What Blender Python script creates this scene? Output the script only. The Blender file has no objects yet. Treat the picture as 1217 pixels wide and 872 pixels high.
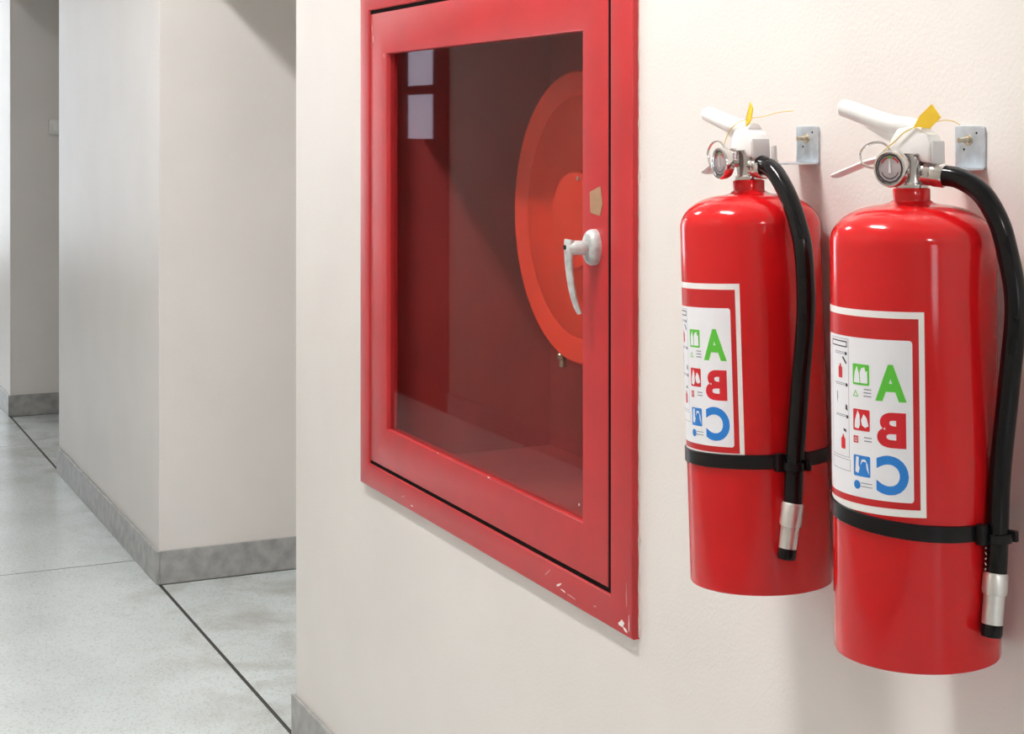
import bpy, bmesh, math, random
from math import sin, cos, pi, radians, sqrt, atan2
from mathutils import Vector, Matrix, Euler
random.seed(7)
SC = bpy.context.scene
COL = SC.collection

# ---------------------------------------------------------------- camera
CAM_H, CAM_D, F_PX, VIEW = 1.5, 1.2055, 1930.0, 25.013
cd = bpy.data.cameras.new('camera'); cam = bpy.data.objects.new('camera', cd); COL.objects.link(cam)
cd.sensor_fit = 'HORIZONTAL'; cd.sensor_width = 36.0; cd.lens = 36.0 * F_PX / 1217.0
cd.shift_y = -(436.0 - 152.0) / 1217.0; cd.shift_x = 0.0
cd.clip_start = 0.02; cd.clip_end = 100
cam.location = (0, -CAM_D, CAM_H); cam.rotation_euler = (radians(90), 0, radians(90 - VIEW))
SC.camera = cam
# ---------------------------------------------------------------- world, exposure
w = bpy.data.worlds.new('daylight'); SC.world = w; w.use_nodes = True
bg = w.node_tree.nodes['Background']; bg.inputs[0].default_value = (0.86, 0.93, 1.0, 1); bg.inputs[1].default_value = 5.0
SC.view_settings.view_transform = 'Standard'; SC.view_settings.look = 'None'
SC.view_settings.gamma = 1.0; SC.view_settings.use_curve_mapping = False
SC.view_settings.exposure = 0.28
LAMP_STRENGTH = 122.0
CEIL = 3.15
LAMP_Y = -0.95

# ---------------------------------------------------------------- materials
def new_mat(name):
    m = bpy.data.materials.new(name); m.use_nodes = True
    nt = m.node_tree; b = nt.nodes['Principled BSDF']
    return m, nt, b
def S(c): return tuple(((v / 12.92) if v <= 0.04045 else ((v + 0.055) / 1.055) ** 2.4) for v in c)
def noise_mix(nt, b, c1, c2, scale, detail=4, lo=0.35, hi=0.65, coords='Object'):
    tc = nt.nodes.new('ShaderNodeTexCoord'); n = nt.nodes.new('ShaderNodeTexNoise')
    n.inputs['Scale'].default_value = scale; n.inputs['Detail'].default_value = detail
    r = nt.nodes.new('ShaderNodeValToRGB')
    r.color_ramp.elements[0].position = lo; r.color_ramp.elements[0].color = (*c1, 1)
    r.color_ramp.elements[1].position = hi; r.color_ramp.elements[1].color = (*c2, 1)
    nt.links.new(tc.outputs[coords], n.inputs['Vector']); nt.links.new(n.outputs[0], r.inputs[0])
    nt.links.new(r.outputs[0], b.inputs['Base Color'])
    return tc, n, r
def bump(nt, b, scale, strength, dist, detail=2):
    tc = nt.nodes.new('ShaderNodeTexCoord'); n = nt.nodes.new('ShaderNodeTexNoise')
    n.inputs['Scale'].default_value = scale; n.inputs['Detail'].default_value = detail
    bp = nt.nodes.new('ShaderNodeBump'); bp.inputs['Strength'].default_value = strength; bp.inputs['Distance'].default_value = dist
    nt.links.new(tc.outputs['Object'], n.inputs['Vector']); nt.links.new(n.outputs[0], bp.inputs['Height'])
    nt.links.new(bp.outputs[0], b.inputs['Normal'])
def paint(name, c, rough, var=0.04, scale=6, coat=0.0, bmp=None, metallic=0.0, spec=0.5):
    m, nt, b = new_mat(name)
    c1 = tuple(v * (1 - var) for v in c); c2 = tuple(min(1, v * (1 + var)) for v in c)
    noise_mix(nt, b, c1, c2, scale)
    b.inputs['Roughness'].default_value = rough; b.inputs['Metallic'].default_value = metallic
    b.inputs['Specular IOR Level'].default_value = spec
    if coat: b.inputs['Coat Weight'].default_value = coat; b.inputs['Coat Roughness'].default_value = 0.06
    if bmp: bump(nt, b, *bmp)
    return m
MAT = {}
MAT['wall'] = paint('wall_paint', (0.80, 0.768, 0.745), 0.42, 0.02, 3, bmp=(190, 0.22, 0.002, 3))
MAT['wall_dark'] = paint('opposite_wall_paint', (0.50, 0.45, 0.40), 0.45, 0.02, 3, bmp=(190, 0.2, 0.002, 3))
MAT['ceiling'] = paint('ceiling_paint', (0.82, 0.81, 0.78), 0.8, 0.02, 3)
MAT['baseboard'] = paint('grey_terrazzo_skirting', (0.37, 0.37, 0.365), 0.4, 0.17, 22, bmp=(120, 0.1, 0.002))
MAT['joint'] = paint('dark_joint', (0.045, 0.045, 0.04), 0.8, 0.1, 30)
MAT['ext_red'] = paint('extinguisher_red', (0.62, 0.009, 0.012), 0.12, 0.03, 5, spec=0.42)
MAT['cab_red'] = paint('cabinet_red', (0.50, 0.026, 0.032), 0.36, 0.06, 9, bmp=(260, 0.06, 0.001))
MAT['cab_in'] = paint('cabinet_inside_red', (0.50, 0.075, 0.078), 0.5, 0.06, 9, bmp=(200, 0.06, 0.001))
MAT['reel'] = paint('reel_orange_red', (0.92, 0.060, 0.026), 0.4, 0.05, 8)
MAT['hose_red'] = paint('reel_hose_red', (0.30, 0.03, 0.03), 0.6, 0.1, 20)
MAT['black'] = paint('hose_black', (0.006, 0.006, 0.007), 0.14, 0.1, 20, spec=0.25)
MAT['black_matt'] = paint('strap_black', (0.007, 0.007, 0.008), 0.28, 0.1, 20, spec=0.28)
MAT['chrome'] = paint('chrome', (0.66, 0.64, 0.63), 0.16, 0.03, 30, metallic=1.0)
MAT['alu'] = paint('brushed_aluminium', (0.74, 0.74, 0.73), 0.38, 0.06, 60, metallic=0.85)
MAT['galv'] = paint('galvanised_steel', (0.56, 0.61, 0.66), 0.40, 0.10, 90, metallic=0.75)
MAT['brass'] = paint('brass', (0.60, 0.52, 0.40), 0.3, 0.05, 60, metallic=1.0)
MAT['gauge'] = paint('gauge_face_grey', (0.50, 0.44, 0.46), 0.3, 0.05, 60)
MAT['gap_shade'] = paint('black_gap_shade', (0.006, 0.003, 0.003), 0.9, 0.05, 60, spec=0.1)  # near-black colour for the shade between cabinet door and frame
MAT['white'] = paint('white_enamel', (0.90, 0.90, 0.90), 0.3, 0.01, 20)
MAT['grey_white'] = paint('pale_grey_cast', (0.66, 0.65, 0.66), 0.4, 0.03, 20)
MAT['paper'] = paint('label_white', (0.84, 0.85, 0.90), 0.35, 0.01, 20)
MAT['paper_bright'] = paint('label_border_white', (0.88, 0.88, 0.87), 0.35, 0.01, 20)
MAT['lab_red'] = paint('label_red', (0.55, 0.012, 0.016), 0.3, 0.02, 20)
MAT['l_green'] = paint('print_green', S((0.36, 0.77, 0.24)), 0.35, 0.01, 20)
MAT['l_red'] = paint('print_red', S((0.82, 0.12, 0.17)), 0.35, 0.01, 20)
MAT['l_blue'] = paint('print_blue', S((0.14, 0.50, 0.84)), 0.35, 0.01, 20)
MAT['l_grey'] = paint('print_grey', S((0.55, 0.55, 0.62)), 0.4, 0.01, 20)
MAT['l_dark'] = paint('print_dark', S((0.22, 0.2, 0.24)), 0.4, 0.01, 20)
MAT['yellow'] = paint('seal_yellow', (0.86, 0.56, 0.035), 0.4, 0.05, 60)
MAT['yellow_thin'] = paint('seal_string_yellow', (0.70, 0.52, 0.12), 0.4, 0.05, 60)
MAT['tape'] = paint('beige_tape', (0.37, 0.215, 0.125), 0.7, 0.06, 60)
MAT['latch'] = paint('silver_latch', (0.60, 0.64, 0.64), 0.36, 0.20, 60, metallic=0.45)
MAT['chip'] = paint('bare_chip', (0.86, 0.82, 0.80), 0.6, 0.05, 60)
MAT['scuff'] = paint('scuff', (0.62, 0.30, 0.30), 0.6, 0.05, 60)
MAT['door'] = paint('dark_door', (0.03, 0.016, 0.013), 0.7, 0.12, 12, spec=0.1)
MAT['plastic'] = paint('white_plastic', (0.80, 0.80, 0.77), 0.4, 0.02, 20)
MAT['fixture'] = paint('lamp_housing', (0.8, 0.8, 0.8), 0.5, 0.02, 20)
MAT['seal_lead'] = paint('grey_sealant', (0.62, 0.57, 0.52), 0.8, 0.1, 60)

def mat_floor():
    m, nt, b = new_mat('terrazzo')
    tc = nt.nodes.new('ShaderNodeTexCoord')
    v = nt.nodes.new('ShaderNodeTexVoronoi'); v.inputs['Scale'].default_value = 210
    r = nt.nodes.new('ShaderNodeValToRGB'); e = r.color_ramp.elements
    e[0].position = 0.0; e[0].color = (0.55, 0.59, 0.59, 1); e[1].position = 1.0; e[1].color = (0.73, 0.80, 0.825, 1)
    x = e.new(0.10); x.color = (0.62, 0.66, 0.65, 1); y = e.new(0.22); y.color = (0.68, 0.745, 0.765, 1)
    nt.links.new(tc.outputs['Object'], v.inputs['Vector'])
    sep = nt.nodes.new('ShaderNodeSeparateColor'); nt.links.new(v.outputs['Color'], sep.inputs[0]); nt.links.new(sep.outputs[0], r.inputs[0])
    n = nt.nodes.new('ShaderNodeTexNoise'); n.inputs['Scale'].default_value = 2.2; n.inputs['Detail'].default_value = 5
    r2 = nt.nodes.new('ShaderNodeValToRGB'); r2.color_ramp.elements[0].position = 0.3; r2.color_ramp.elements[0].color = (0.86, 0.87, 0.86, 1)
    r2.color_ramp.elements[1].position = 0.62; r2.color_ramp.elements[1].color = (1, 1, 1, 1)
    nt.links.new(tc.outputs['Object'], n.inputs['Vector']); nt.links.new(n.outputs[0], r2.inputs[0])
    mx = nt.nodes.new('ShaderNodeMix'); mx.data_type = 'RGBA'; mx.blend_type = 'MULTIPLY'; mx.inputs[0].default_value = 1
    nt.links.new(r.outputs[0], mx.inputs[6]); nt.links.new(r2.outputs[0], mx.inputs[7]); sp = nt.nodes.new('ShaderNodeSeparateXYZ'); nt.links.new(tc.outputs['Object'], sp.inputs[0])
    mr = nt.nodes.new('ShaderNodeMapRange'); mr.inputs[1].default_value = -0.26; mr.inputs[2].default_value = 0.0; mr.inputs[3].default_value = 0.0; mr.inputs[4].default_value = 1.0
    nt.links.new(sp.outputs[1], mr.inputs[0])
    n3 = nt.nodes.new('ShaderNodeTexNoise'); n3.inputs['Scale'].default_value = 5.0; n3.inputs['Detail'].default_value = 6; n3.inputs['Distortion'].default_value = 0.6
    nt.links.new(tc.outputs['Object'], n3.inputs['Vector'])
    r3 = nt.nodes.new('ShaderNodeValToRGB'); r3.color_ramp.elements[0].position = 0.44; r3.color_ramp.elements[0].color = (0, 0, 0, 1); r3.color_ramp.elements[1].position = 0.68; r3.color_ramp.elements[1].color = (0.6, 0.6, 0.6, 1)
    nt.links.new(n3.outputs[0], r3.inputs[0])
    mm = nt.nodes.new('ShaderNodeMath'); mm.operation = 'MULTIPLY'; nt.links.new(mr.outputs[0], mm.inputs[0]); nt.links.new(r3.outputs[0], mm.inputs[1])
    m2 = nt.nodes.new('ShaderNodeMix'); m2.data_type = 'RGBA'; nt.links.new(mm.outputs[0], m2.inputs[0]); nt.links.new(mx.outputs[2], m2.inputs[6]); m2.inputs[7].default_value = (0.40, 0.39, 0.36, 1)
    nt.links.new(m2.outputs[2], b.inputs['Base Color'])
    b.inputs['Roughness'].default_value = 0.24
    return m
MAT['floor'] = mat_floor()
def mat_glass(name, tint, ior=1.5, amount=1.0):
    m, nt, b = new_mat(name); nt.nodes.remove(b); out = nt.nodes['Material Output']
    tr = nt.nodes.new('ShaderNodeBsdfTransparent'); tr.inputs[0].default_value = (*tint, 1)
    gl = nt.nodes.new('ShaderNodeBsdfGlossy'); gl.inputs['Roughness'].default_value = 0.02
    fr = nt.nodes.new('ShaderNodeFresnel'); fr.inputs[0].default_value = ior
    ge = nt.nodes.new('ShaderNodeNewGeometry')
    inv = nt.nodes.new('ShaderNodeMath'); inv.operation = 'SUBTRACT'; inv.inputs[0].default_value = amount
    mul = nt.nodes.new('ShaderNodeMath'); mul.operation = 'MULTIPLY'; mul.use_clamp = True
    nt.links.new(ge.outputs['Backfacing'], inv.inputs[1])
    nt.links.new(fr.outputs[0], mul.inputs[0]); nt.links.new(inv.outputs[0], mul.inputs[1])
    mx = nt.nodes.new('ShaderNodeMixShader')
    nt.links.new(mul.outputs[0], mx.inputs[0]); nt.links.new(tr.outputs[0], mx.inputs[1]); nt.links.new(gl.outputs[0], mx.inputs[2])
    nt.links.new(mx.outputs[0], out.inputs[0])
    return m
MAT['glass'] = mat_glass('door_glass', (0.90, 0.87, 0.85))
MAT['clear'] = mat_glass('clear_lens', (0.97, 0.97, 0.97))
def mat_emit(name, c, s):
    m, nt, b = new_mat(name)
    b.inputs['Base Color'].default_value = (0.8, 0.8, 0.8, 1)
    b.inputs['Emission Color'].default_value = (*c, 1); b.inputs['Emission Strength'].default_value = s
    return m
MAT['lamp'] = mat_emit('lamp_diffuser', (1.0, 0.985, 0.955), LAMP_STRENGTH)
MAT['lamp_key'] = mat_emit('new_lamp_diffuser', (1.0, 0.985, 0.955), LAMP_STRENGTH * 1.42)
MAT['lit_pane'] = mat_emit('lit_frosted_pane', (0.72, 0.74, 1.0), 1.3)

# ---------------------------------------------------------------- mesh helpers
def link(name, bm, m, parent=None, smooth=False, loc=None, recalc=True):
    if recalc: bmesh.ops.recalc_face_normals(bm, faces=bm.faces)
    me = bpy.data.meshes.new(name); bm.to_mesh(me); bm.free()
    if m is not None: me.materials.append(MAT[m] if isinstance(m, str) else m)
    if smooth:
        for p in me.polygons: p.use_smooth = True
        try: me.set_sharp_from_angle(angle=radians(38 if smooth is True else smooth))
        except Exception: pass
    o = bpy.data.objects.new(name, me); COL.objects.link(o)
    if parent is not None: o.parent = parent
    if loc is not None: o.location = loc
    return o
def tag(o, label=None, cat=None, group=None, kind=None):
    if label: o['label'] = label
    if cat: o['category'] = cat
    if group: o['group'] = group
    if kind: o['kind'] = kind
    return o
def empty(name, loc=(0, 0, 0)):
    o = bpy.data.objects.new(name, None); o.empty_display_size = 0.05; COL.objects.link(o); o.location = loc
    return o
def add_box(bm, x0, x1, y0, y1, z0, z1, bev=0.0, seg=2):
    b = bmesh.new()
    bmesh.ops.create_cube(b, size=1.0)
    for v in b.verts:
        v.co = Vector((x0 + (v.co.x + .5) * (x1 - x0), y0 + (v.co.y + .5) * (y1 - y0), z0 + (v.co.z + .5) * (z1 - z0)))
    if bev: bmesh.ops.bevel(b, geom=list(b.edges), offset=bev, segments=seg, affect='EDGES', profile=0.5)
    merge(bm, b)
def merge(bm, b, mat=None):
    if mat is not None: bmesh.ops.transform(b, matrix=mat, verts=b.verts)
    vm = {}
    for v in b.verts: vm[v] = bm.verts.new(v.co)
    for f in b.faces:
        try: bm.faces.new([vm[v] for v in f.verts])
        except ValueError: pass
    b.free()
def box(name, m, parent, x0, x1, y0, y1, z0, z1, bev=0.0, seg=2):
    bm = bmesh.new(); add_box(bm, x0, x1, y0, y1, z0, z1, bev, seg)
    return link(name, bm, m, parent, smooth=bool(bev))
def add_lathe(bm, prof, n=48, mat=None, caps=True):
    b = bmesh.new(); rings = []
    for r, z in prof:
        if r < 1e-6: rings.append([b.verts.new((0, 0, z))])
        else: rings.append([b.verts.new((r * cos(2 * pi * k / n), r * sin(2 * pi * k / n), z)) for k in range(n)])
    for a, c in zip(rings, rings[1:]):
        for k in range(n):
            q = (k + 1) % n
            if len(a) == 1 and len(c) == 1: continue
            if len(a) == 1: b.faces.new((a[0], c[q], c[k]))
            elif len(c) == 1: b.faces.new((a[k], a[q], c[0]))
            else: b.faces.new((a[k], a[q], c[q], c[k]))
    if caps:
        if len(rings[0]) > 1: b.faces.new(list(reversed(rings[0])))
        if len(rings[-1]) > 1: b.faces.new(rings[-1])
    merge(bm, b, mat)
def zto(direction, origin=(0, 0, 0)):
    return Matrix.Translation(Vector(origin)) @ Vector(direction).to_track_quat('Z', 'Y').to_matrix().to_4x4()
def spline(pts, n):
    P = [Vector(p) for p in pts]; P = [P[0] * 2 - P[1]] + P + [P[-1] * 2 - P[-2]]
    out = []
    for i in range(1, len(P) - 2):
        for k in range(n):
            t = k / n; a, b, c, d = P[i - 1], P[i], P[i + 1], P[i + 2]
            out.append(0.5 * ((2 * b) + (c - a) * t + (2 * a - 5 * b + 4 * c - d) * t * t + (3 * b - a - 3 * c + d) * t ** 3))
    out.append(P[-2]); return out
def add_tube(bm, pts, radii, n=12, flat=1.0, up=None, closed=False):
    """tube along pts; radii a number or list; flat squeezes the second axis"""
    pts = [Vector(p) for p in pts]; N = len(pts)
    if not hasattr(radii, '__len__'): radii = [radii] * N
    u = Vector(up) if up else Vector((0.123, 0.977, 0.17))
    rings = []
    for i, p in enumerate(pts):
        if closed: t = pts[(i + 1) % N] - pts[i - 1]
        else: t = pts[min(i + 1, N - 1)] - pts[max(i - 1, 0)]
        t.normalize(); s = t.cross(u).normalized(); q = s.cross(t).normalized()
        if not up: u = q
        rings.append([bm.verts.new(p + radii[i] * (s * cos(2 * pi * k / n) * flat + q * sin(2 * pi * k / n))) for k in range(n)])
    rng = range(N) if closed else range(N - 1)
    for i in rng:
        a, c = rings[i], rings[(i + 1) % N]
        for k in range(n): bm.faces.new((a[k], a[(k + 1) % n], c[(k + 1) % n], c[k]))
    if not closed: bm.faces.new(list(reversed(rings[0]))); bm.faces.new(rings[-1])
def add_prism(bm, poly, half, bev=0.0, seg=2, mat=None):
    """polygon in x-z, extruded to y = +-half"""
    b = bmesh.new()
    A = [b.verts.new((x, -half, z)) for x, z in poly]; B = [b.verts.new((x, half, z)) for x, z in poly]
    b.faces.new(A); b.faces.new(list(reversed(B)))
    for i in range(len(poly)):
        j = (i + 1) % len(poly); b.faces.new((A[j], A[i], B[i], B[j]))
    bmesh.ops.recalc_face_normals(b, faces=b.faces)
    if bev: bmesh.ops.bevel(b, geom=list(b.edges), offset=bev, segments=seg, affect='EDGES', profile=0.5, clamp_overlap=True)
    merge(bm, b, mat)

def rrect(u0, u1, z0, z1, ru=0, rz=0, n=5):
    if not ru: return [(u0, z0), (u1, z0), (u1, z1), (u0, z1)]
    P = []
    for cx, cz, a0 in ((u1 - ru, z0 + rz, -90), (u1 - ru, z1 - rz, 0), (u0 + ru, z1 - rz, 90), (u0 + ru, z0 + rz, 180)):
        for k in range(n + 1): t_ = radians(a0 + 90 * k / n); P.append((cx + ru * cos(t_), cz + rz * sin(t_)))
    return P
# ---------------------------------------------------------------- setting: floor
X0, X1 = -14.5, 4.6          # corridor ends
YO = -2.1                    # opposite wall
WT = 0.9                     # depth of the recesses
COLS = [(-3.837, X1), (-7.264, -5.328), (X0, -8.757)]    # fronts of the corridor wall between the recesses
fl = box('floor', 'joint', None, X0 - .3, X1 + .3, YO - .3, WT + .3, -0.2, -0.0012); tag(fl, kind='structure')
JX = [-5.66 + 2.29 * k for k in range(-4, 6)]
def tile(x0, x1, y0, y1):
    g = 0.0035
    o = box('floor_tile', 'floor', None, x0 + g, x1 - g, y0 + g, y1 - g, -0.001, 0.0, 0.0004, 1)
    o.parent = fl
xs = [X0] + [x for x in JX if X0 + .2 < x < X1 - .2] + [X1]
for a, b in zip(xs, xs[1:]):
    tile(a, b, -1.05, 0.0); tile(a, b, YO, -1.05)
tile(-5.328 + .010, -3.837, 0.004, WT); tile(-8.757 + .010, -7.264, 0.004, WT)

# ---------------------------------------------------------------- setting: walls
def struct(name, m, boxes, bev=0.0):
    bm = bmesh.new()
    for bx in boxes: add_box(bm, *bx, bev)
    return tag(link(name, bm, m), kind='structure')
CX0, CX1, CZ0, CZ1 = -3.300, -2.160, 0.762, 1.772       # hole in the wall for the cabinet
a, b = COLS[0]
struct('wall_right', 'wall', [(a, CX0, 0, WT + .1, 0, CEIL), (CX1, b, 0, WT + .1, 0, CEIL), (CX0, CX1, 0, WT + .1, 0, CZ0), (CX0, CX1, 0, WT + .1, CZ1, CEIL), (CX0, CX1, .44, WT + .1, CZ0, CZ1)])
struct('wall_right', 'wall', [(*COLS[1], 0, WT + .1, 0, CEIL)], 0.004)
struct('wall_right', 'wall', [(*COLS[2], 0, WT + .1, 0, CEIL)], 0.004)
for n_, x0, x1, zl in ((1, -5.328, -3.837, 2.145), (2, -8.757, -7.264, 2.185)):
    struct('wall_back', 'wall', [(x0, x1, WT, WT + .1, 0, CEIL)])
    struct('trim_%d' % n_, 'wall', [(x0, x1, 0, WT, zl, CEIL)])
struct('ceiling', 'ceiling', [(X0 - .1, X1 + .1, YO - .1, WT + .1, CEIL, CEIL + .1)])
DX0, DX1, DZ = -8.86, -7.86, 2.12                       # doorway in the opposite wall
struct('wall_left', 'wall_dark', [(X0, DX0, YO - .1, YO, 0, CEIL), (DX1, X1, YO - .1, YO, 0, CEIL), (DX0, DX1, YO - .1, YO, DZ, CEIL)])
# far end wall with a tall daylight window, near end wall with a narrower one
struct('wall_far', 'wall', [(X0 - .1, X0, YO, -1.85, 0, CEIL), (X0 - .1, X0, -.15, WT, 0, CEIL), (X0 - .1, X0, -1.85, -.15, 0, .35), (X0 - .1, X0, -1.85, -.15, 2.9, CEIL)])
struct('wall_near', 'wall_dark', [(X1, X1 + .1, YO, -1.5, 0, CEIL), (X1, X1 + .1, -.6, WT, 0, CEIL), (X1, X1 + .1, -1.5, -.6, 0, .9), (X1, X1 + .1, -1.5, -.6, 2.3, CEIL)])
def window(name, x, y0, y1, z0, z1, ncol):
    e = empty(name, (x, y0, z0)); tag(e, kind='structure')
    bm = bmesh.new(); t = .05
    add_box(bm, -.03, .03, 0, y1 - y0, 0, t); add_box(bm, -.03, .03, 0, y1 - y0, z1 - z0 - t, z1 - z0)
    for k in range(ncol + 1):
        yy = (y1 - y0 - t) * k / ncol; add_box(bm, -.03, .03, yy, yy + t, t, z1 - z0 - t)
    link('window_frame', bm, 'white', e)
    for k in range(ncol):
        ya = (y1 - y0 - t) * k / ncol + t; yb = (y1 - y0 - t) * (k + 1) / ncol
        box('pane', 'clear', e, -.003, .003, ya, yb, t, z1 - z0 - t)
window('window_1', X0 - .05, -1.85, -.15, .35, 2.9, 2)
window('window_2', X1 + .05, -1.5, -.6, .9, 2.3, 1)
# skirting
def skirt(name, x0, x1, y0, y1): struct(name, 'baseboard', [(x0, x1, y0, y1, 0, .11)], 0.0025)
E_ = .010
skirt('baseboard_right', COLS[0][0] - E_, COLS[0][1], -E_, .0)
skirt('baseboard_right', COLS[0][0] - E_, COLS[0][0], 0.0, WT)
skirt('baseboard_right', COLS[1][0] - E_, COLS[1][1] + E_, -E_, 0)
skirt('baseboard_right', COLS[1][1], COLS[1][1] + E_, 0, WT)
skirt('baseboard_right', COLS[1][0] - E_, COLS[1][0], 0, WT)
skirt('baseboard_right', COLS[2][0], COLS[2][1] + E_, -E_, 0)
skirt('baseboard_right', COLS[2][1], COLS[2][1] + E_, 0, WT)
for x0, x1 in ((-5.318, -3.847), (-8.747, -7.274)): skirt('baseboard_back', x0, x1, WT - E_, WT)
skirt('baseboard_left', X0, DX0, YO, YO + E_); skirt('baseboard_left', DX1, X1, YO, YO + E_)
# door opposite, seen only mirrored in the cabinet glass
dr = empty('door_1', (DX0, YO - .05, 0)); tag(dr, kind='structure')
WD = DX1 - DX0
bm = bmesh.new()
for q in ((0, .10, 0, DZ), (WD - .10, WD, 0, DZ), (.10, WD - .10, DZ - .08, DZ)): add_box(bm, q[0], q[1], -.05, .06, q[2], q[3], .004)
link('door_frame', bm, 'door', dr)
PX0, PX1 = .30, .70
bm = bmesh.new()
for q in ((.10, PX0, 0, 2.04), (PX1, .90, 0, 2.04), (PX0, PX1, 0, 1.44), (PX0, PX1, 1.685, 1.735), (PX0, PX1, 1.96, 2.04)): add_box(bm, q[0], q[1], -.02, .02, q[2], q[3])
link('door_leaf', bm, 'door', dr)
box('pane', 'lit_pane', dr, PX0, PX1, -.006, .006, 1.44, 1.685); box('pane', 'lit_pane', dr, PX0, PX1, -.006, .006, 1.735, 1.96)

# ---------------------------------------------------------------- ceiling lamps
for x, m, lb in ((-10.6, 'lamp', 'white fluorescent ceiling batten at the far daylit end of the corridor'), (-4.3, 'lamp', 'added white ceiling batten before the recess, brightens floor and lower walls'),  # the batten before the recess is added to brighten floor and lower walls
                 (-2.0, 'lamp_key', 'bright white fluorescent ceiling batten above the hose cabinet and extinguishers'), (2.2, 'lamp', 'white fluorescent ceiling batten near the window end of the corridor')):
    e = empty('ceiling_light', (x, LAMP_Y, CEIL))
    tag(e, lb, 'lamp', 'corridor ceiling battens')
    bm = bmesh.new(); add_box(bm, -.33, .33, -.075, .075, -.035, 0, .004); link('lamp_housing', bm, 'fixture', e)
    bm = bmesh.new(); add_box(bm, -.30, .30, -.055, .055, -.062, -.0355, .01); link('lamp_diffuser', bm, m, e)

# ---------------------------------------------------------------- hose cabinet
cab = empty('fire_hose_cabinet', (-2.745, 0, 0.730))
tag(cab, 'red glazed hose cabinet set into the beige wall left of the extinguishers', 'cabinet')
def C(bm_or_obj): return bm_or_obj
OX, OZ = -2.745, 0.730                       # everything below is in wall coordinates, shifted to the cabinet's base
def cbox(bm, x0, x1, y0, y1, z0, z1, bev=0.0, seg=2): add_box(bm, x0 - OX, x1 - OX, y0, y1, z0 - OZ, z1 - OZ, bev, seg)
def ring(bm, o, i, y0, y1, bev):
    """mitred rectangular frame; o, i = (x0, x1, z0, z1)"""
    b = bmesh.new(); L = []
    for (x0, x1, z0, z1), y in ((o, y0), (i, y0), (i, y1), (o, y1)):
        L.append([b.verts.new((x - OX, y, z - OZ)) for x, z in ((x0, z0), (x1, z0), (x1, z1), (x0, z1))])
    for k in range(4):
        a, c = L[k], L[(k + 1) % 4]
        for j in range(4): b.faces.new((a[j], a[(j + 1) % 4], c[(j + 1) % 4], c[j]))
    bmesh.ops.recalc_face_normals(b, faces=b.faces)
    es = [e for e in b.edges if min(v.co.y for v in e.verts) < y0 + 1e-6 and max(v.co.y for v in e.verts) < y0 + 1e-6 and (abs(e.verts[0].co.x - e.verts[1].co.x) < 1e-6 or abs(e.verts[0].co.z - e.verts[1].co.z) < 1e-6)]
    bmesh.ops.bevel(b, geom=es, offset=bev, segments=3, affect='EDGES', profile=0.5)
    merge(bm, b)
FO = (-3.338, -2.131, 0.732, 1.806); FI = (-3.282, -2.200, 0.782, 1.7505)
DO = (-3.279, -2.212, 0.7895, 1.743); GO = (-3.181, -2.297, 0.872, 1.655)
bm = bmesh.new(); ring(bm, FO, FI, -.0125, .030, .0035); frame = link('frame', bm, 'cab_red', cab, smooth=True)
BO = (-3.271, -2.190, 0.788, 1.745)          # inside of the box
bm = bmesh.new(); t = .012; yb = .415
cbox(bm, BO[0] - t, BO[0], .0305, yb, BO[2] - t, BO[3] + t); cbox(bm, BO[1], BO[1] + t, .0305, yb, BO[2] - t, BO[3] + t)
cbox(bm, BO[0], BO[1], .0305, yb, BO[2] - t, BO[2]); cbox(bm, BO[0], BO[1], .0305, yb, BO[3], BO[3] + t)
cbox(bm, BO[0] - t, BO[1] + t, yb, yb + .01, BO[2] - t, BO[3] + t)
link('cabinet_box', bm, 'cab_in', cab)
bm = bmesh.new(); ring(bm, DO, GO, -.010, .014, .0022); door = link('door', bm, 'cab_red', cab, smooth=True)
bm = bmesh.new(); ring(bm, (FI[0] + .0003, FI[1] - .0003, FI[2] + .0003, FI[3] - .0003), (DO[0] - .0003, DO[1] + .0003, DO[2] - .0003, DO[3] + .0003), -.0088, .010, .0003); link('door_gap_shade', bm, 'gap_shade', cab)  # black ring filling the door gap, its shade put in as colour
bm = bmesh.new(); cbox(bm, GO[0] + .0002, GO[1] - .0002, -.0012, .0028, GO[2] + .0002, GO[3] - .0002); link('glass_pane', bm, 'glass', door)
# latch
bm = bmesh.new()
LX, LZ = -2.252 - OX, 1.313 - OZ
add_lathe(bm, [(.0, 0), (.0285, 0), (.0285, .008), (.026, .0135), (.020, .017), (.0, .018)], 36, zto((0, -1, 0), (LX, -.0101, LZ)) @ Matrix.Diagonal((.72, 1, 1, 1)))
h = link('latch_base', bm, 'latch', door, smooth=True)
bm = bmesh.new()
pts = spline([(LX, -.026, LZ - .001), (LX - .001, -.036, LZ), (LX - .004, -.046, LZ), (LX - .007, -.054, LZ - .001)], 5)
add_tube(bm, pts, [.0115] * len(pts), 16, 0.95)
link('latch_spindle', bm, 'latch', door, smooth=True)
bm = bmesh.new()
pts = spline([(LX - .007, -.053, LZ + .013), (LX - .007, -.0545, LZ + .002), (LX - .007, -.053, LZ - .030), (LX - .006, -.049, LZ - .062), (LX - .005, -.043, LZ - .087), (LX - .004, -.036, LZ - .103)], 6)
n = len(pts); add_tube(bm, pts, [.0105 - .0045 * (i / (n - 1)) ** 1.3 for i in range(n)], 14, 0.62, up=(1, 0, .001))
lev = link('latch_lever', bm, 'latch', door, smooth=True)
bm = bmesh.new(); add_lathe(bm, [(.0, 0), (.0042, 0), (.0036, .002), (.0, .0022)], 16, zto((0, -1, 0), (LX - .007, -.0600, LZ + .001))); link('latch_screw', bm, 'black_matt', door, smooth=True)
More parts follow.
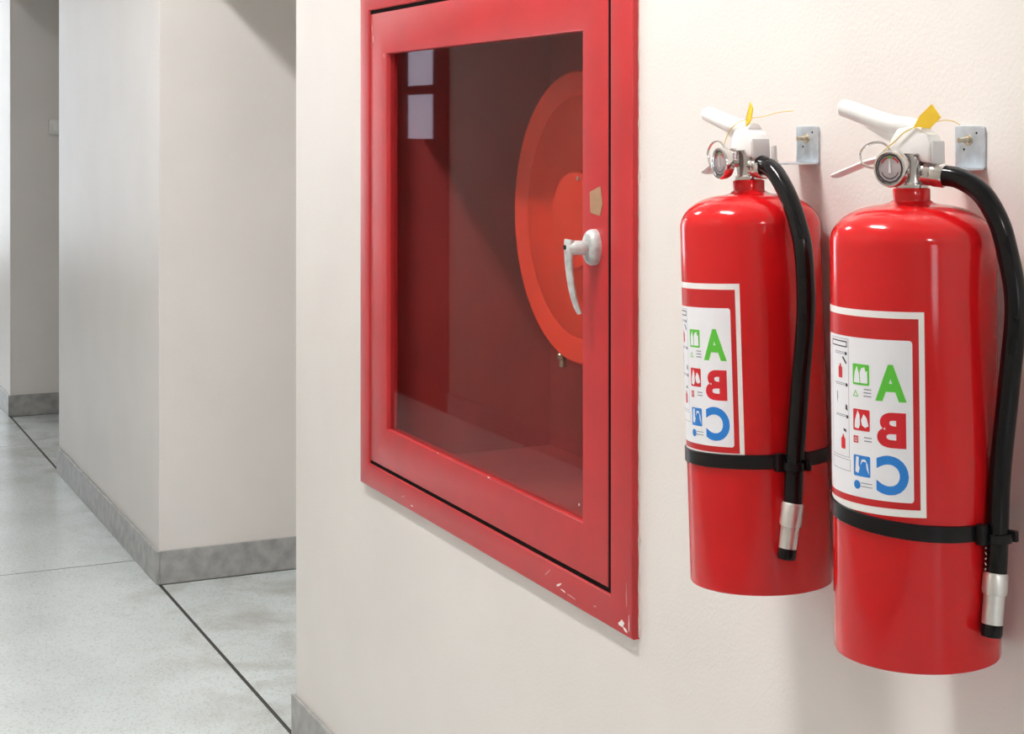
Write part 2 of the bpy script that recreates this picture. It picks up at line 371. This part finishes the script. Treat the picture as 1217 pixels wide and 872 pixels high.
# tape scrap
bm = bmesh.new()
q = [(-2.268, 1.366), (-2.236, 1.363), (-2.228, 1.383), (-2.236, 1.409), (-2.250, 1.405), (-2.271, 1.399)]
add_prism(bm, [(x - OX, z - OZ) for x, z in q], .0003, mat=Matrix.Translation((0, -.0105, 0))); tag(link('tape_scrap', bm, 'tape', door), 'beige scrap of tape on the door above the latch')
# paint chips and scuffs on the frame
def chip(cx, cz, rx, rz, ang=0.0, mt='chip', y=-.0128, par=None, n=9):
    bm = bmesh.new(); P = []
    for k in range(n):
        a_ = 2 * pi * k / n; r = random.uniform(.55, 1.1); x, z = r * rx * cos(a_), r * rz * sin(a_)
        P.append((cx + x * cos(ang) - z * sin(ang) - OX, cz + x * sin(ang) + z * cos(ang) - OZ))
    add_prism(bm, P, .0002, mat=Matrix.Translation((0, y, 0))); link('paint_chip', bm, mt, par or frame)
chip(-2.163, .748, .013, .0065, .3); chip(-2.152, .742, .008, .0030, -.2); chip(-2.148, .790, .0014, .022, .03, 'scuff'); chip(-2.140, .752, .0012, .018, 0)
chip(-2.375, .753, .012, .0022, .4); chip(-2.36, .747, .010, .0012, -.1); chip(-2.415, .764, .016, .0015, .6, 'scuff'); chip(-2.33, .745, .016, .0013, -.05, 'scuff')
chip(-3.08, .752, .016, .0018, .3, 'scuff'); chip(-3.03, .744, .010, .0012, 0); chip(-2.25, .751, .006, .0012, .2, 'scuff'); chip(-2.66, .8725, .007, .0018, 0, y=-.0103, par=door)
chip(-2.9, .8725, .003, .001, 0, y=-.0103, par=door); chip(-2.325, .893, .003, .003, 0, y=-.0016, par=door)
chip(-3.268, 1.715, .0025, .020, .1, 'scuff', y=-.0103, par=door); chip(-3.262, 1.69, .004, .010, .2, 'scuff', y=-.0103, par=door); chip(-3.196, 1.652, .004, .007, .5, 'scuff', y=-.0103, par=door)
# ragged filler along the right edge of the frame
bm = bmesh.new(); N = 80; prev = None
for i in range(N + 1):
    z = .735 + (1.80 - .735) * i / N - OZ; wd = .0008 + .0022 * random.random() ** 3 + (.003 if random.random() > .96 else 0)
    cur = [bm.verts.new((-2.1312 - OX, -.0002, z)), bm.verts.new((-2.1312 - OX, -.0015 - .001 * random.random(), z)), bm.verts.new((-2.1312 - OX + wd, -.0002, z))]
    if prev:
        for j in range(3): bm.faces.new((prev[j], prev[(j + 1) % 3], cur[(j + 1) % 3], cur[j]))
    prev = cur
link('wall_filler', bm, 'seal_lead', cab)

# ---------------------------------------------------------------- hose reel inside
RX, RZ, RY, RR = -2.690, 1.334, .188, .274
reel = empty('hose_reel', (RX, yb, RZ)); tag(reel, 'orange-red round hose reel hanging inside the glazed wall cabinet', 'hose reel')
def rl(name, prof, m, n=72, x=0, z=0):
    bm = bmesh.new(); add_lathe(bm, prof, n, zto((0, -1, 0), (x, 0, z))); return link(name, bm, m, reel, smooth=True)
f = yb - RY                                   # distance of the front face from the back panel
rl('flange', [(.0, f - .006), (RR - .004, f - .006), (RR, f - .010), (RR, f + .002), (RR - .004, f + .006), (RR - .012, f + .004), (RR - .040, f + .001), (RR - .047, f - .002), (RR - .055, f + .001), (.11, f + .001), (.0, f + .001)], 'reel')
rl('flange', [(.0, f - .130), (RR - .004, f - .130), (RR, f - .126), (RR, f - .120), (RR - .004, f - .118), (.0, f - .120)], 'reel')
rl('drum', [(.11, f - .121), (.11, f - .005)], 'reel', 48)
bm = bmesh.new()
for rr in (.128, .152, .176, .200, .222):
    for k in range(4):
        y = -(f - .018 - .028 * k); add_tube(bm, [(rr * cos(2 * pi * j / 48), y, rr * sin(2 * pi * j / 48)) for j in range(48)], .0125, 8, closed=True, up=(0, 1, .0001))
link('coiled_hose', bm, 'hose_red', reel, smooth=True)
rl('axle', [(.022, 0), (.022, f + .004)], 'reel', 24)
rl('mounting_plate', [(.0, 0), (.09, 0), (.09, .006), (.0, .006)], 'reel', 36)
hub = rl('hub_cover', [(.0, f + .0012), (.090, f + .0012), (.090, f + .040), (.086, f + .045), (.0, f + .045)], 'reel', 56, .062, -.002)
bm = bmesh.new(); add_lathe(bm, [(.0, 0), (.004, 0), (.004, .003), (.0, .004)], 12, zto((0, -1, 0), (.085, -(f + .0452), .075))); link('hub_bolt', bm, 'alu', hub, smooth=True)
# hanging brass nozzle with its short hose end
bm = bmesh.new(); nx, nz = -.128, -.286
add_lathe(bm, [(.0, -.012), (.007, -.012), (.0075, .002), (.011, .004), (.011, .012), (.009, .014), (.009, .030), (.0, .030)], 20, Matrix.Translation((nx, -(f - .030), nz)))
nz_o = link('nozzle', bm, 'brass', reel, smooth=True)
bm = bmesh.new(); add_tube(bm, spline([(nx, -(f - .030), nz + .028), (nx + .003, -(f - .030), nz + .05), (nx + .03, -(f - .028), nz + .085)], 6), .0105, 10); link('hose_end', bm, 'hose_red', reel, smooth=True)

# ---------------------------------------------------------------- wall brackets
def bracket(x, label, z=1.4545):
    e = empty('hanging_bracket', (x, 0, z)); tag(e, label, 'bracket', 'extinguisher hanging brackets')
    bm = bmesh.new(); add_prism(bm, rrect(-.0235, .0235, .0, .048, .004, .004), .00155, .0006, 2, Matrix.Translation((0, -.00165, 0)))
    link('wall_plate', bm, 'galv', e, smooth=True)
    bm = bmesh.new()
    P = [(.0235, -.0034), (-.0235, -.0034), (-.0235, -.055), (-.0235, -.080), (-.0165, -.080), (-.0165, -.072), (.0165, -.072), (.0165, -.080), (.0235, -.080)]
    A = [bm.verts.new((px, py, 0)) for px, py in P]; B = [bm.verts.new((px, py, .0022)) for px, py in P]
    bm.faces.new(A); bm.faces.new(list(reversed(B)))
    for i in range(len(P)): j = (i + 1) % len(P); bm.faces.new((A[i], A[j], B[j], B[i]))
    link('fork', bm, 'galv', e)
    bm = bmesh.new()
    add_lathe(bm, [(.0, 0), (.0058, 0), (.0058, .002), (.0042, .0022), (.0042, .005), (.0030, .0055), (.0030, .014), (.0, .0145)], 6 * 3, zto((0, -1, 0), (-.0005, -.0033, .032)))
    link('anchor_bolt', bm, 'brass', e, smooth=True)
    for dx, dz in ((.012, .040), (-.008, .022)):
        bm = bmesh.new(); add_lathe(bm, [(.0, 0), (.0014, 0), (.0014, .0004), (.0, .0005)], 10, zto((0, -1, 0), (dx, -.0033, dz))); link('screw_hole', bm, 'black_matt', e)
bracket(-1.698, 'galvanised hanging bracket with brass bolt behind the left extinguisher')
bracket(-1.396, 'galvanised hanging bracket with brass bolt behind the right extinguisher')

# ---------------------------------------------------------------- fire extinguishers
RB = 0.0862
def wrap(bm, rad, az0=0.0):
    for v in bm.verts:
        a_ = radians(v.co.x + az0); r = rad + v.co.y; v.co = Vector((r * cos(a_), r * sin(a_), v.co.z))
def decal(name, polys, m, rad, parent, az0, step=2.5):
    """flat polygons in (azimuth degrees, height) bent round the body"""
    bm = bmesh.new()
    for P in polys:
        try: bm.faces.new([bm.verts.new((u, 0, z)) for u, z in P])
        except ValueError: pass
    bmesh.ops.triangulate(bm, faces=bm.faces)
    cut(bm, step); wrap(bm, rad, az0)
    return link(name, bm, m, parent, smooth=60)
def cut(bm, step):
    if not bm.verts: return
    lo = min(v.co.x for v in bm.verts); hi = max(v.co.x for v in bm.verts); k = math.floor(lo / step) + 1
    while k * step < hi:
        bmesh.ops.bisect_plane(bm, geom=list(bm.verts) + list(bm.edges) + list(bm.faces), plane_co=(k * step, 0, 0), plane_no=(1, 0, 0), dist=1e-5); k += 1
def outline(u0, u1, z0, z1, tu, tz):
    return [rrect(u0, u1, z0, z0 + tz), rrect(u0, u1, z1 - tz, z1), rrect(u0, u0 + tu, z0 + tz, z1 - tz), rrect(u1 - tu, u1, z0 + tz, z1 - tz)]
DEG = 180 / pi / RB        # metres of arc -> degrees
def letter(ch, m, u0, u1, z0, z1, rad, parent, az0):
    cu = bpy.data.curves.new('letter', 'FONT'); cu.body = ch; cu.size = 1; cu.offset = 0.042; cu.resolution_u = 6
    ob = bpy.data.objects.new('letter', cu); COL.objects.link(ob)
    dg = bpy.context.evaluated_depsgraph_get(); me = ob.evaluated_get(dg).to_mesh()
    bm = bmesh.new(); bm.from_mesh(me); ob.evaluated_get(dg).to_mesh_clear()
    bpy.data.objects.remove(ob); bpy.data.curves.remove(cu)
    xs_ = [v.co.x for v in bm.verts]; ys_ = [v.co.y for v in bm.verts]
    for v in bm.verts:                      # the photograph is mirrored: so is the lettering
        fx = (v.co.x - min(xs_)) / (max(xs_) - min(xs_)); fy = (v.co.y - min(ys_)) / (max(ys_) - min(ys_))
        v.co = Vector((u1 - fx * (u1 - u0), 0, z0 + fy * (z1 - z0)))
    bmesh.ops.triangulate(bm, faces=bm.faces); cut(bm, 2.5); wrap(bm, rad, az0)
    return link('letter', bm, m, parent, smooth=60)
def circ(u, z, r, n=20, sq=1.0): return [(u + r * DEG * cos(2 * pi * k / n), z + r * sq * sin(2 * pi * k / n)) for k in range(n)]

def extinguisher(label, base, top, rot, lab_az, hose, strap, seal, ringc, ringn, reach, ring_r, stub):
    root = empty('fire_extinguisher', base)
    z_ = (Vector(top) - Vector(base)).normalized(); x_ = Vector((cos(radians(rot)), sin(radians(rot)), 0)); x_ = (x_ - z_ * x_.dot(z_)).normalized(); y_ = z_.cross(x_)
    root.rotation_euler = Matrix((x_, y_, z_)).transposed().to_euler()
    tag(root, label, 'fire extinguisher', 'wall hung fire extinguishers')
    # body with a shallow dome and a short foot skirt
    prof = [(0, .012), (.070, .010), (.078, .003), (.0835, .0), (RB - .0006, .0012), (RB, .004), (RB, .432)]
    for k in range(1, 13):
        t_ = k / 12 * pi / 2 * .93; prof.append((.022 + (RB - .022) * cos(t_) ** .92, .432 + .040 * sin(t_)))
    prof += [(.0235, .4735), (.0205, .476)]
    bm = bmesh.new(); add_lathe(bm, prof + [(.0, .476)], 128); body = link('body', bm, 'ext_red', root, smooth=True)
    bm = bmesh.new(); add_lathe(bm, [(.0, .4735), (.0195, .4735), (.0195, .4875), (.0185, .489), (.0, .489)], 40); link('neck_collar', bm, 'ext_red', root, smooth=True)
    # valve
    bm = bmesh.new()
    add_lathe(bm, [(.0, .4885), (.0165, .4885), (.0170, .4900), (.0170, .4935), (.0155, .495), (.0155, .513), (.0160, .515), (.0160, .526), (.0, .526)], 36)
    add_lathe(bm, [(.0, 0), (.0088, 0), (.0088, .012), (.0105, .013), (.0122, .015), (.0122, .022), (.0112, .024), (.0128, .026), (.0126, .037), (.0112, .039), (.0, .039)], 28, zto((1, 0, -.10), (.002, 0, .506)))
    valve = link('valve', bm, 'chrome', root, smooth=True)
    bm = bmesh.new()
    if stub: add_lathe(bm, [(.0, 0), (.0036, 0), (.0036, .016), (.0030, .018), (.0, .018)], 14, Matrix.Translation((.036, .0160, .512)))
    add_box(bm, .020, .040, .010, .020, .506, .5125, .001); link('valve_stub', bm, 'grey_white', valve, smooth=True)
    # white cast yoke and front plate
    bm = bmesh.new()
    add_prism(bm, [(-.019, .526), (.014, .524), (.018, .517), (.029, .517), (.031, .536), (.027, .546), (.012, .555), (-.010, .552), (-.018, .540)], .0128, .0025, 3)
    yoke = link('yoke', bm, 'white', root, smooth=True)
    bm = bmesh.new(); add_box(bm, .0305, .0335, -.0120, .0120, .515, .539, .0012, 2); link('yoke_plate', bm, 'grey_white', yoke, smooth=True)
    bm = bmesh.new(); add_lathe(bm, [(.0, 0), (.0022, 0), (.0022, .0018), (.0, .002)], 12, zto((0, -1, 0), (.016, -.0134, .524))); add_lathe(bm, [(.0, 0), (.002, 0), (.002, .033), (.0, .033)], 12, zto((0, -1, 0), (-.008, .0165, .527))); link('pivot_pin', bm, 'chrome', yoke, smooth=True)
    # squeeze lever (upper) and carrying handle (lower)
    bm = bmesh.new()
    up = spline([(.018, 0, .549), (-.002, 0, .5545), (-.022, 0, .5565), (-.048, 0, .5625), (-.074, 0, .5700), (-.094, 0, .5755), (-.1015, 0, .577)], 5)
    up = [Vector((p.x if p.x > 0 else p.x * reach, p.y, p.z)) for p in up]; n = len(up); rad = []
    for i in range(n):
        t_ = i / (n - 1); rad.append(.0100 + .0012 * sin(pi * t_) if t_ < .9 else .0104 * sqrt(max(.06, 1 - ((t_ - .9) / .1) ** 2)))
    add_tube(bm, up, rad, 18, 0.92, up=(0, 1, .0001))
    add_prism(bm, [(-.056, .555), (-.012, .556), (-.004, .543), (-.014, .530), (-.030, .541)], .0045, .0015, 2)
    link('squeeze_lever', bm, 'white', root, smooth=True)
    bm = bmesh.new()
    lo = spline([(-.008, 0, .524), (-.028, 0, .522), (-.055, 0, .517), (-.080, 0, .509), (-.098, 0, .503), (-.106, 0, .501)], 5)
    lo = [Vector((p.x if p.x > 0 else p.x * (.45 + .55 * reach), p.y, p.z)) for p in lo]; n = len(lo); add_tube(bm, lo, [.0112 if i < n - 5 else .0112 * sqrt(max(.05, 1 - ((i - n + 5) / 4.0) ** 2)) for i in range(n)], 16, 0.30, up=(0, 1, .0001))
    link('carry_handle', bm, 'grey_white', root, smooth=True)
    # pressure gauge on the local -y side
    G = zto((0, -1, 0), (-.002, 0, .5105)); gz = .031
    bm = bmesh.new(); add_lathe(bm, [(.0, .010), (.0055, .010), (.0055, gz - .002), (.0, gz - .002)], 16, G)
    add_lathe(bm, [(.0, gz - .003), (.0180, gz - .003), (.0195, gz), (.0200, gz + .007), (.0188, gz + .0095), (.0168, gz + .0098), (.0160, gz + .0070), (.0, gz + .0068)], 44, G)
    ga = link('pressure_gauge', bm, 'chrome', root, smooth=True)
    bm = bmesh.new(); add_lathe(bm, [(.0, gz + .0069), (.0158, gz + .0069), (.0158, gz + .0074), (.0, gz + .0074)], 32, G); link('gauge_face', bm, 'gauge', ga)
    gy = -(gz + .0078)
    def arc(a0, a1, r0, r1, m, nm):
        bm = bmesh.new(); q = []
        for k in range(13):
            t_ = radians(a0 + (a1 - a0) * k / 12); q.append((r0 * cos(t_), r1 * cos(t_), r0 * sin(t_), r1 * sin(t_)))
        for s0, s1 in zip(q, q[1:]):
            bm.faces.new([bm.verts.new((x - .002, gy, z + .5105)) for x, z in ((s0[0], s0[2]), (s0[1], s0[3]), (s1[1], s1[3]), (s1[0], s1[2]))])
        link(nm, bm, m, ga)
    arc(30, 75, .0108, .0126, 'l_red', 'gauge_scale'); arc(105, 150, .0108, .0126, 'l_red', 'gauge_scale'); arc(77, 103, .0108, .0126, 'l_green', 'gauge_scale'); arc(0, 359.9, .0138, .0157, 'l_dark', 'gauge_scale'); arc(200, 340, .0100, .0112, 'l_dark', 'gauge_scale')
    bm = bmesh.new(); add_prism(bm, [(-.0035, .506), (-.0005, .506), (-.0015, .521), (-.0025, .521)], .0002, mat=Matrix.Translation((0, gy - .0006, 0))); link('gauge_needle', bm, 'paper', ga)
    bm = bmesh.new(); add_lathe(bm, [(.0, gz + .0094), (.0165, gz + .0094), (.012, gz + .0112), (.0, gz + .0120)], 32, G); link('gauge_lens', bm, 'clear', ga, smooth=True)
    # safety pin ring, two turns of wire, hooked on a short pin through the yoke
    bm = bmesh.new(); nrm = Vector(ringn).normalized(); c = Vector(ringc); s = nrm.cross(Vector((0, 0, 1))).normalized(); q = nrm.cross(s)
    P = []
    for k in range(73):
        a_ = 4 * pi * k / 72; P.append(c + ring_r * (s * cos(a_) + q * sin(a_)) + nrm * (.0034 * (k / 72 - .5)))
    add_tube(bm, P, .00105, 8)
    near = min(P, key=lambda p: (p - Vector((-.012, -.013, .528))).length)
    add_tube(bm, [near, Vector((-.011, -.016, .528)), Vector((-.010, .017, .528))], .0013, 8)
    link('safety_pin', bm, 'chrome', root, smooth=True)
    # tamper seal
    bm = bmesh.new(); add_tube(bm, spline(seal['string'], 6), .00065, 6); ts = link('tamper_seal', bm, 'yellow_thin', root, smooth=True)
    bm = bmesh.new(); add_tube(bm, spline(seal['tail'], 6), .00055, 6); link('seal_tail', bm, 'yellow_thin', ts, smooth=True)
    bm = bmesh.new(); F = [Vector(p) for p in seal['flag']]; nn = (F[1] - F[0]).cross(F[2] - F[1]).normalized() * .0009
    A = [bm.verts.new(p - nn) for p in F]; B = [bm.verts.new(p + nn) for p in F]; bm.faces.new(A); bm.faces.new(list(reversed(B)))
    for i in range(len(F)): j = (i + 1) % len(F); bm.faces.new((A[i], A[j], B[j], B[i]))
    link('seal_flag', bm, 'yellow', ts)
    # hose with ferrule and nozzle
    hp = hose[:-3] + [hose[-3]]
    bm = bmesh.new(); P = spline(hp, 7); add_tube(bm, P, .0110, 20); ho = link('hose', bm, 'black', root, smooth=True)
    p0, p1, p2, p3 = [Vector(p) for p in hose[-4:]]
    bm = bmesh.new(); d_ = (p3 - p0).normalized(); L1 = (p1 - p0).length
    add_lathe(bm, [(.0, 0), (.0116, 0), (.0128, .002), (.0128, L1 - .004), (.0122, L1 - .0005), (.0108, L1), (.0108, L1 + .0008), (.0108, L1 + .001), (.0105, (p2 - p0).length), (.0, (p2 - p0).length)], 36, zto(d_, p0)); link('nozzle', bm, 'alu', ho, smooth=True)
    bm = bmesh.new(); L2 = (p2 - p0).length - .001; add_lathe(bm, [(.0, L2), (.0108, L2), (.0110, L2 + .009), (.0100, L2 + .0125), (.008, L2 + .013), (.008, L2 + .006), (.0, L2 + .006)], 32, zto(d_, p0)); link('nozzle_tip', bm, 'black', ho, smooth=True)
    # strap and clip
    sz, tilt_az, tilt, gap_az = strap
    bm = bmesh.new(); nseg = 96; prev = first = None
    for k in range(nseg):
        a_ = 2 * pi * k / nseg; zc = sz + tilt * cos(a_ - radians(tilt_az)); r0, r1 = RB + .0003, RB + .0024
        cur = [bm.verts.new((r * cos(a_), r * sin(a_), zc + dz)) for r, dz in ((r0, -.0085), (r1, -.0078), (r1, .0078), (r0, .0085))]
        if prev:
            for j in range(4): bm.faces.new((prev[j], prev[(j + 1) % 4], cur[(j + 1) % 4], cur[j]))
        else: first = cur
        prev = cur
    for j in range(4): bm.faces.new((prev[j], prev[(j + 1) % 4], first[(j + 1) % 4], first[j]))
    st = link('strap', bm, 'black_matt', root, smooth=True)
    zc = sz + tilt * cos(radians(gap_az - tilt_az)); hc = min(P, key=lambda p: abs(p.z - zc)); ha = atan2(hc.y, hc.x)
    bm = bmesh.new()
    M_ = Matrix.Translation((hc.x, hc.y, zc)) @ Matrix.Rotation(ha, 4, 'Z')
    b_ = bmesh.new(); add_lathe(b_, [(.0115, -.0085), (.0142, -.0085), (.0142, .0005), (.0115, .0005)], 28, caps=False); merge(bm, b_, M_)
    b_ = bmesh.new(); add_lathe(b_, [(.0142, .0005), (.0115, .0005)], 28, caps=False); merge(bm, b_, M_)
    b_ = bmesh.new(); add_lathe(b_, [(.0142, -.0085), (.0115, -.0085)], 28, caps=False); merge(bm, b_, M_)
    for sg in (-1, 1):
        b_ = bmesh.new(); add_box(b_, -.0125, -.002, sg * .0165 - .0045, sg * .0165 + .0045, -.0105, .0105, .0012); merge(bm, b_, M_)
    b_ = bmesh.new(); add_box(b_, .004, .0160, .0085, .0138, -.0085, .0030, .0012); merge(bm, b_, M_)
    link('hose_clip', bm, 'black_matt', st, smooth=True)
    # printed label, local azimuth as read on the body (lab_az turns it)
    A0 = lab_az; o = base[2]
    sh = decal('label_sheet', [rrect(-146, -49, 1.1055 - o, 1.3130 - o)], 'paper_bright', RB + .00015, root, A0)
    decal('label_border', [rrect(-142.5, -52.8, 1.1130 - o, 1.3060 - o)], 'lab_red', RB + .0003, sh, A0)
    decal('label_panel', [rrect(-138.5, -57, 1.1200 - o, 1.2840 - o, 2.2, .0035)], 'paper', RB + .00045, sh, A0)
    R1 = RB + .0006; R2 = RB + .00075
    letter('A', 'l_green', -82.6, -61.0, 1.2215 - o, 1.2590 - o, R1, sh, A0)
    letter('B', 'l_red', -81.6, -61.6, 1.1745 - o, 1.2105 - o, R1, sh, A0)
    letter('C', 'l_blue', -82.4, -60.2, 1.1265 - o, 1.1665 - o, R1, sh, A0)
    def icon(m, z0, z1, shapes):
        ic = decal('pictogram', [rrect(-101.2, -87.0, z0, z1, .9, .0015)], m, R1, sh, A0)
        bm = bmesh.new(); us, zs = 14.2, z1 - z0
        for shp in shapes: bm.faces.new([bm.verts.new((-101.2 + us * u, 0, z0 + zs * v)) for u, v in shp])
        bmesh.ops.triangulate(bm, faces=bm.faces); cut(bm, 2.5); wrap(bm, R2, A0)
        link('pictogram_shape', bm, 'paper', sh, smooth=60)
    icon('l_green', 1.2355 - o, 1.2570 - o, [[(.08, .10), (.44, .10), (.40, .55), (.28, .90), (.14, .62)], [(.48, .10), (.90, .10), (.88, .70), (.78, .66), (.74, .88), (.62, .74), (.54, .80), (.46, .62)]])
    icon('l_red', 1.1885 - o, 1.2105 - o, [[(.10, .12), (.34, .08), (.44, .26), (.36, .50), (.42, .72), (.30, .94), (.24, .66), (.12, .48)], [(.50, .50), (.66, .80), (.84, .62), (.94, .26), (.74, .16), (.56, .26)]])
    icon('l_blue', 1.1415 - o, 1.1630 - o, [[(.12, .20), (.30, .14), (.40, .40), (.28, .60), (.34, .92), (.18, .94), (.14, .60)], [(.42, .52), (.58, .74), (.78, .70), (.80, .40), (.94, .12), (.86, .62), (.72, .84), (.52, .82)]])
    tri = [(-101.2, 1.2232 - o), (-96.2, 1.2232 - o), (-98.7, 1.2302 - o)]; ti = [(-100.2, 1.2240 - o), (-97.2, 1.2240 - o), (-98.7, 1.2285 - o)]
    tp = [[tri[i], tri[(i + 1) % 3], ti[(i + 1) % 3], ti[i]] for i in range(3)]
    decal('small_mark', tp, 'l_green', R1, sh, A0)
    decal('small_mark', outline(-101, -96.8, 1.1755 - o, 1.1828 - o, .9, .0014) + [rrect(-99.4, -98.4, 1.1775 - o, 1.1810 - o)], 'l_red', R1, sh, A0)
    decal('small_mark', [circ(-98.2, 1.1325 - o, .0045)], 'l_blue', R1, sh, A0)
    # lines too small to read, and the instruction column with its three pictures
    tl = []
    for z0 in (1.2310, 1.2275, 1.2240, 1.1815, 1.1780): tl.append(rrect(-91.5 + random.uniform(-.6, .6), -85.6, z0 - o, z0 - o + .0011))
    for z0 in (1.1345, 1.1310): tl.append(rrect(-95.0, -85.6, z0 - o, z0 - o + .0008))
    for z0 in (1.2662, 1.2645, 1.2338, 1.2322, 1.2010, 1.1995): tl.append(rrect(-124 + random.uniform(0, 2), -108.5, z0 - o, z0 - o + .0007))
    tag(decal('small_print', tl, 'l_grey', R1, sh, A0), kind='stuff')
    decal('instruction_frame', outline(-130, -105.4, 1.158 - o, 1.281 - o, .35, .0005) + outline(-130, -104.6, 1.144 - o, 1.156 - o, .35, .0005), 'l_grey', R1, sh, A0)
    decal('instruction_heading', outline(-129, -107.0, 1.2720 - o, 1.2785 - o, .9, .0013), 'l_dark', R1, sh, A0)
    def small_ext(u, z): return [rrect(u - 2.6, u + 2.6, z - .0075, z + .004, .8, .001), [(u - 1.5, z + .004), (u + 1.5, z + .004), (u + .6, z + .0075), (u - .6, z + .0075)]]
    tag(decal('instruction_picture', small_ext(-115.5, 1.2470 - o) + small_ext(-112.5, 1.1735 - o), 'l_red', R1, sh, A0), kind='stuff')
    tag(decal('instruction_picture', [[(-113, 1.2610 - o), (-111.6, 1.2625 - o), (-107.4, 1.2560 - o), (-108.4, 1.2545 - o)], [(-121, 1.2245 - o), (-120.2, 1.2250 - o), (-119.6, 1.2180 - o), (-120.4, 1.2120 - o)], [(-109.6, 1.2080 - o), (-106.8, 1.2060 - o), (-107.4, 1.2120 - o), (-109, 1.2130 - o)], [(-112, 1.1850 - o), (-108.6, 1.1835 - o), (-108.8, 1.1865 - o), (-112, 1.1875 - o)], circ(-108.4, 1.2655 - o, .0019, 10), circ(-107.8, 1.2330 - o, .0019, 10), circ(-107.4, 1.2000 - o, .0019, 10)], 'l_dark', R1, sh, A0), kind='stuff')
    return root, ho
HL = [(0.0321, 0.0, 0.5079), (0.0608, 0.0, 0.4985), (0.0896, 0.0, 0.4702), (0.1083, 0.0, 0.4393), (0.1206, 0.0, 0.4021), (0.1215, 0.0, 0.3335), (0.1068, -.001, 0.2542), (0.0990, -0.0047, 0.1851), (0.0986, -0.0081, 0.153), (0.0986, -0.0118, 0.1103), (0.0984, -0.0148, 0.0832), (0.0973, -0.0208, 0.0574), (0.097, -0.0222, 0.0458)]
HR = [(0.0339, 0.0, 0.5031), (0.0563, 0.0, 0.4998), (0.0802, 0.0, 0.4862), (0.0969, 0.0, 0.4632), (0.1077, 0.0, 0.4335), (0.118, 0.0, 0.3743), (0.1105, 0.0, 0.2971), (0.0992, -0.0008, 0.2018), (0.0986, -0.0065, 0.139), (0.0986, -0.0108, 0.101), (0.0984, -0.014, 0.0794), (0.0978, -0.0184, 0.0496), (0.0975, -0.0199, 0.0389)]
o = .947
sealL = dict(string=[(-.030, -.016, 1.482 - o), (-.016, -.0155, 1.498 - o), (.004, -.014, 1.5075 - o), (.014, -.008, 1.5105 - o)],
             tail=[(.018, -.004, 1.512 - o), (.050, -.004, 1.5125 - o), (.085, -.006, 1.5150 - o), (.125, -.010, 1.5145 - o)],
             flag=[(.013, -.009, 1.501 - o), (.0205, -.006, 1.509 - o), (.0195, -.002, 1.524 - o), (.011, .0, 1.532 - o), (.012, -.006, 1.516 - o)])
sealR = dict(string=[(-.024, -.017, 1.4755 - o), (-.0106, -.0155, 1.4856 - o), (.0006, -.0150, 1.4950 - o), (.0128, -.014, 1.5009 - o)],
             tail=[(.0400, -.014, 1.5062 - o), (.0480, -.014, 1.5075 - o), (.0580, -.014, 1.5062 - o), (.0660, -.014, 1.5020 - o)],
             flag=[(.0115, -.014, 1.5000 - o), (.0185, -.014, 1.5010 - o), (.0300, -.0135, 1.4985 - o), (.0435, -.013, 1.5105 - o), (.0330, -.013, 1.5245 - o), (.0190, -.0135, 1.5125 - o)])
extinguisher('left red fire extinguisher, further from camera, beside the glazed hose cabinet', (-1.674, -.0875, o), (-1.698, -.0895, 1.42), -3, 9, HL, (.1555, 0, .001, -5), sealL, (-.036, -.024, .522), (.15, -1, .12), 1.0, .0172, True)
ext_r, hose_r = extinguisher('right red fire extinguisher, nearest and largest, with an upright yellow seal flag', (-1.380, -.0875, o), (-1.386, -.0895, 1.42), 20, -2.5, HR, (.1475, 180, .0075, -8), sealR, (-.030, -.022, .5245), (.35, -1, .75), .86, .0162, False)
# pale worn print on the right hose just above its nozzle
bm = bmesh.new()
for k in range(5):
    z = .1045 + .0055 * k; a_ = radians(-128 + 2 * k)
    b_ = bmesh.new(); add_box(b_, .01105, .0113, -.0016, .0016, -.0008, .0008)
    merge(bm, b_, Matrix.Translation((.0984, -.0102, z)) @ Matrix.Rotation(a_, 4, 'Z') @ Matrix.Rotation(.5 * (-1) ** k, 4, 'X'))
link('hose_print', bm, 'paper', hose_r)

# ---------------------------------------------------------------- wall switch in the far recess
sw = empty('wall_switch', (-8.757, .245, 1.505)); tag(sw, 'small white switch box on the far recess wall, upper left', 'switch')
bm = bmesh.new(); add_box(bm, .0002, .034, -.052, .052, -.040, .040, .004); link('switch_box', bm, 'plastic', sw, smooth=True)
bm = bmesh.new(); add_box(bm, .0342, .039, -.030, -.004, -.022, .022, .002); link('rocker', bm, 'white', sw, smooth=True)
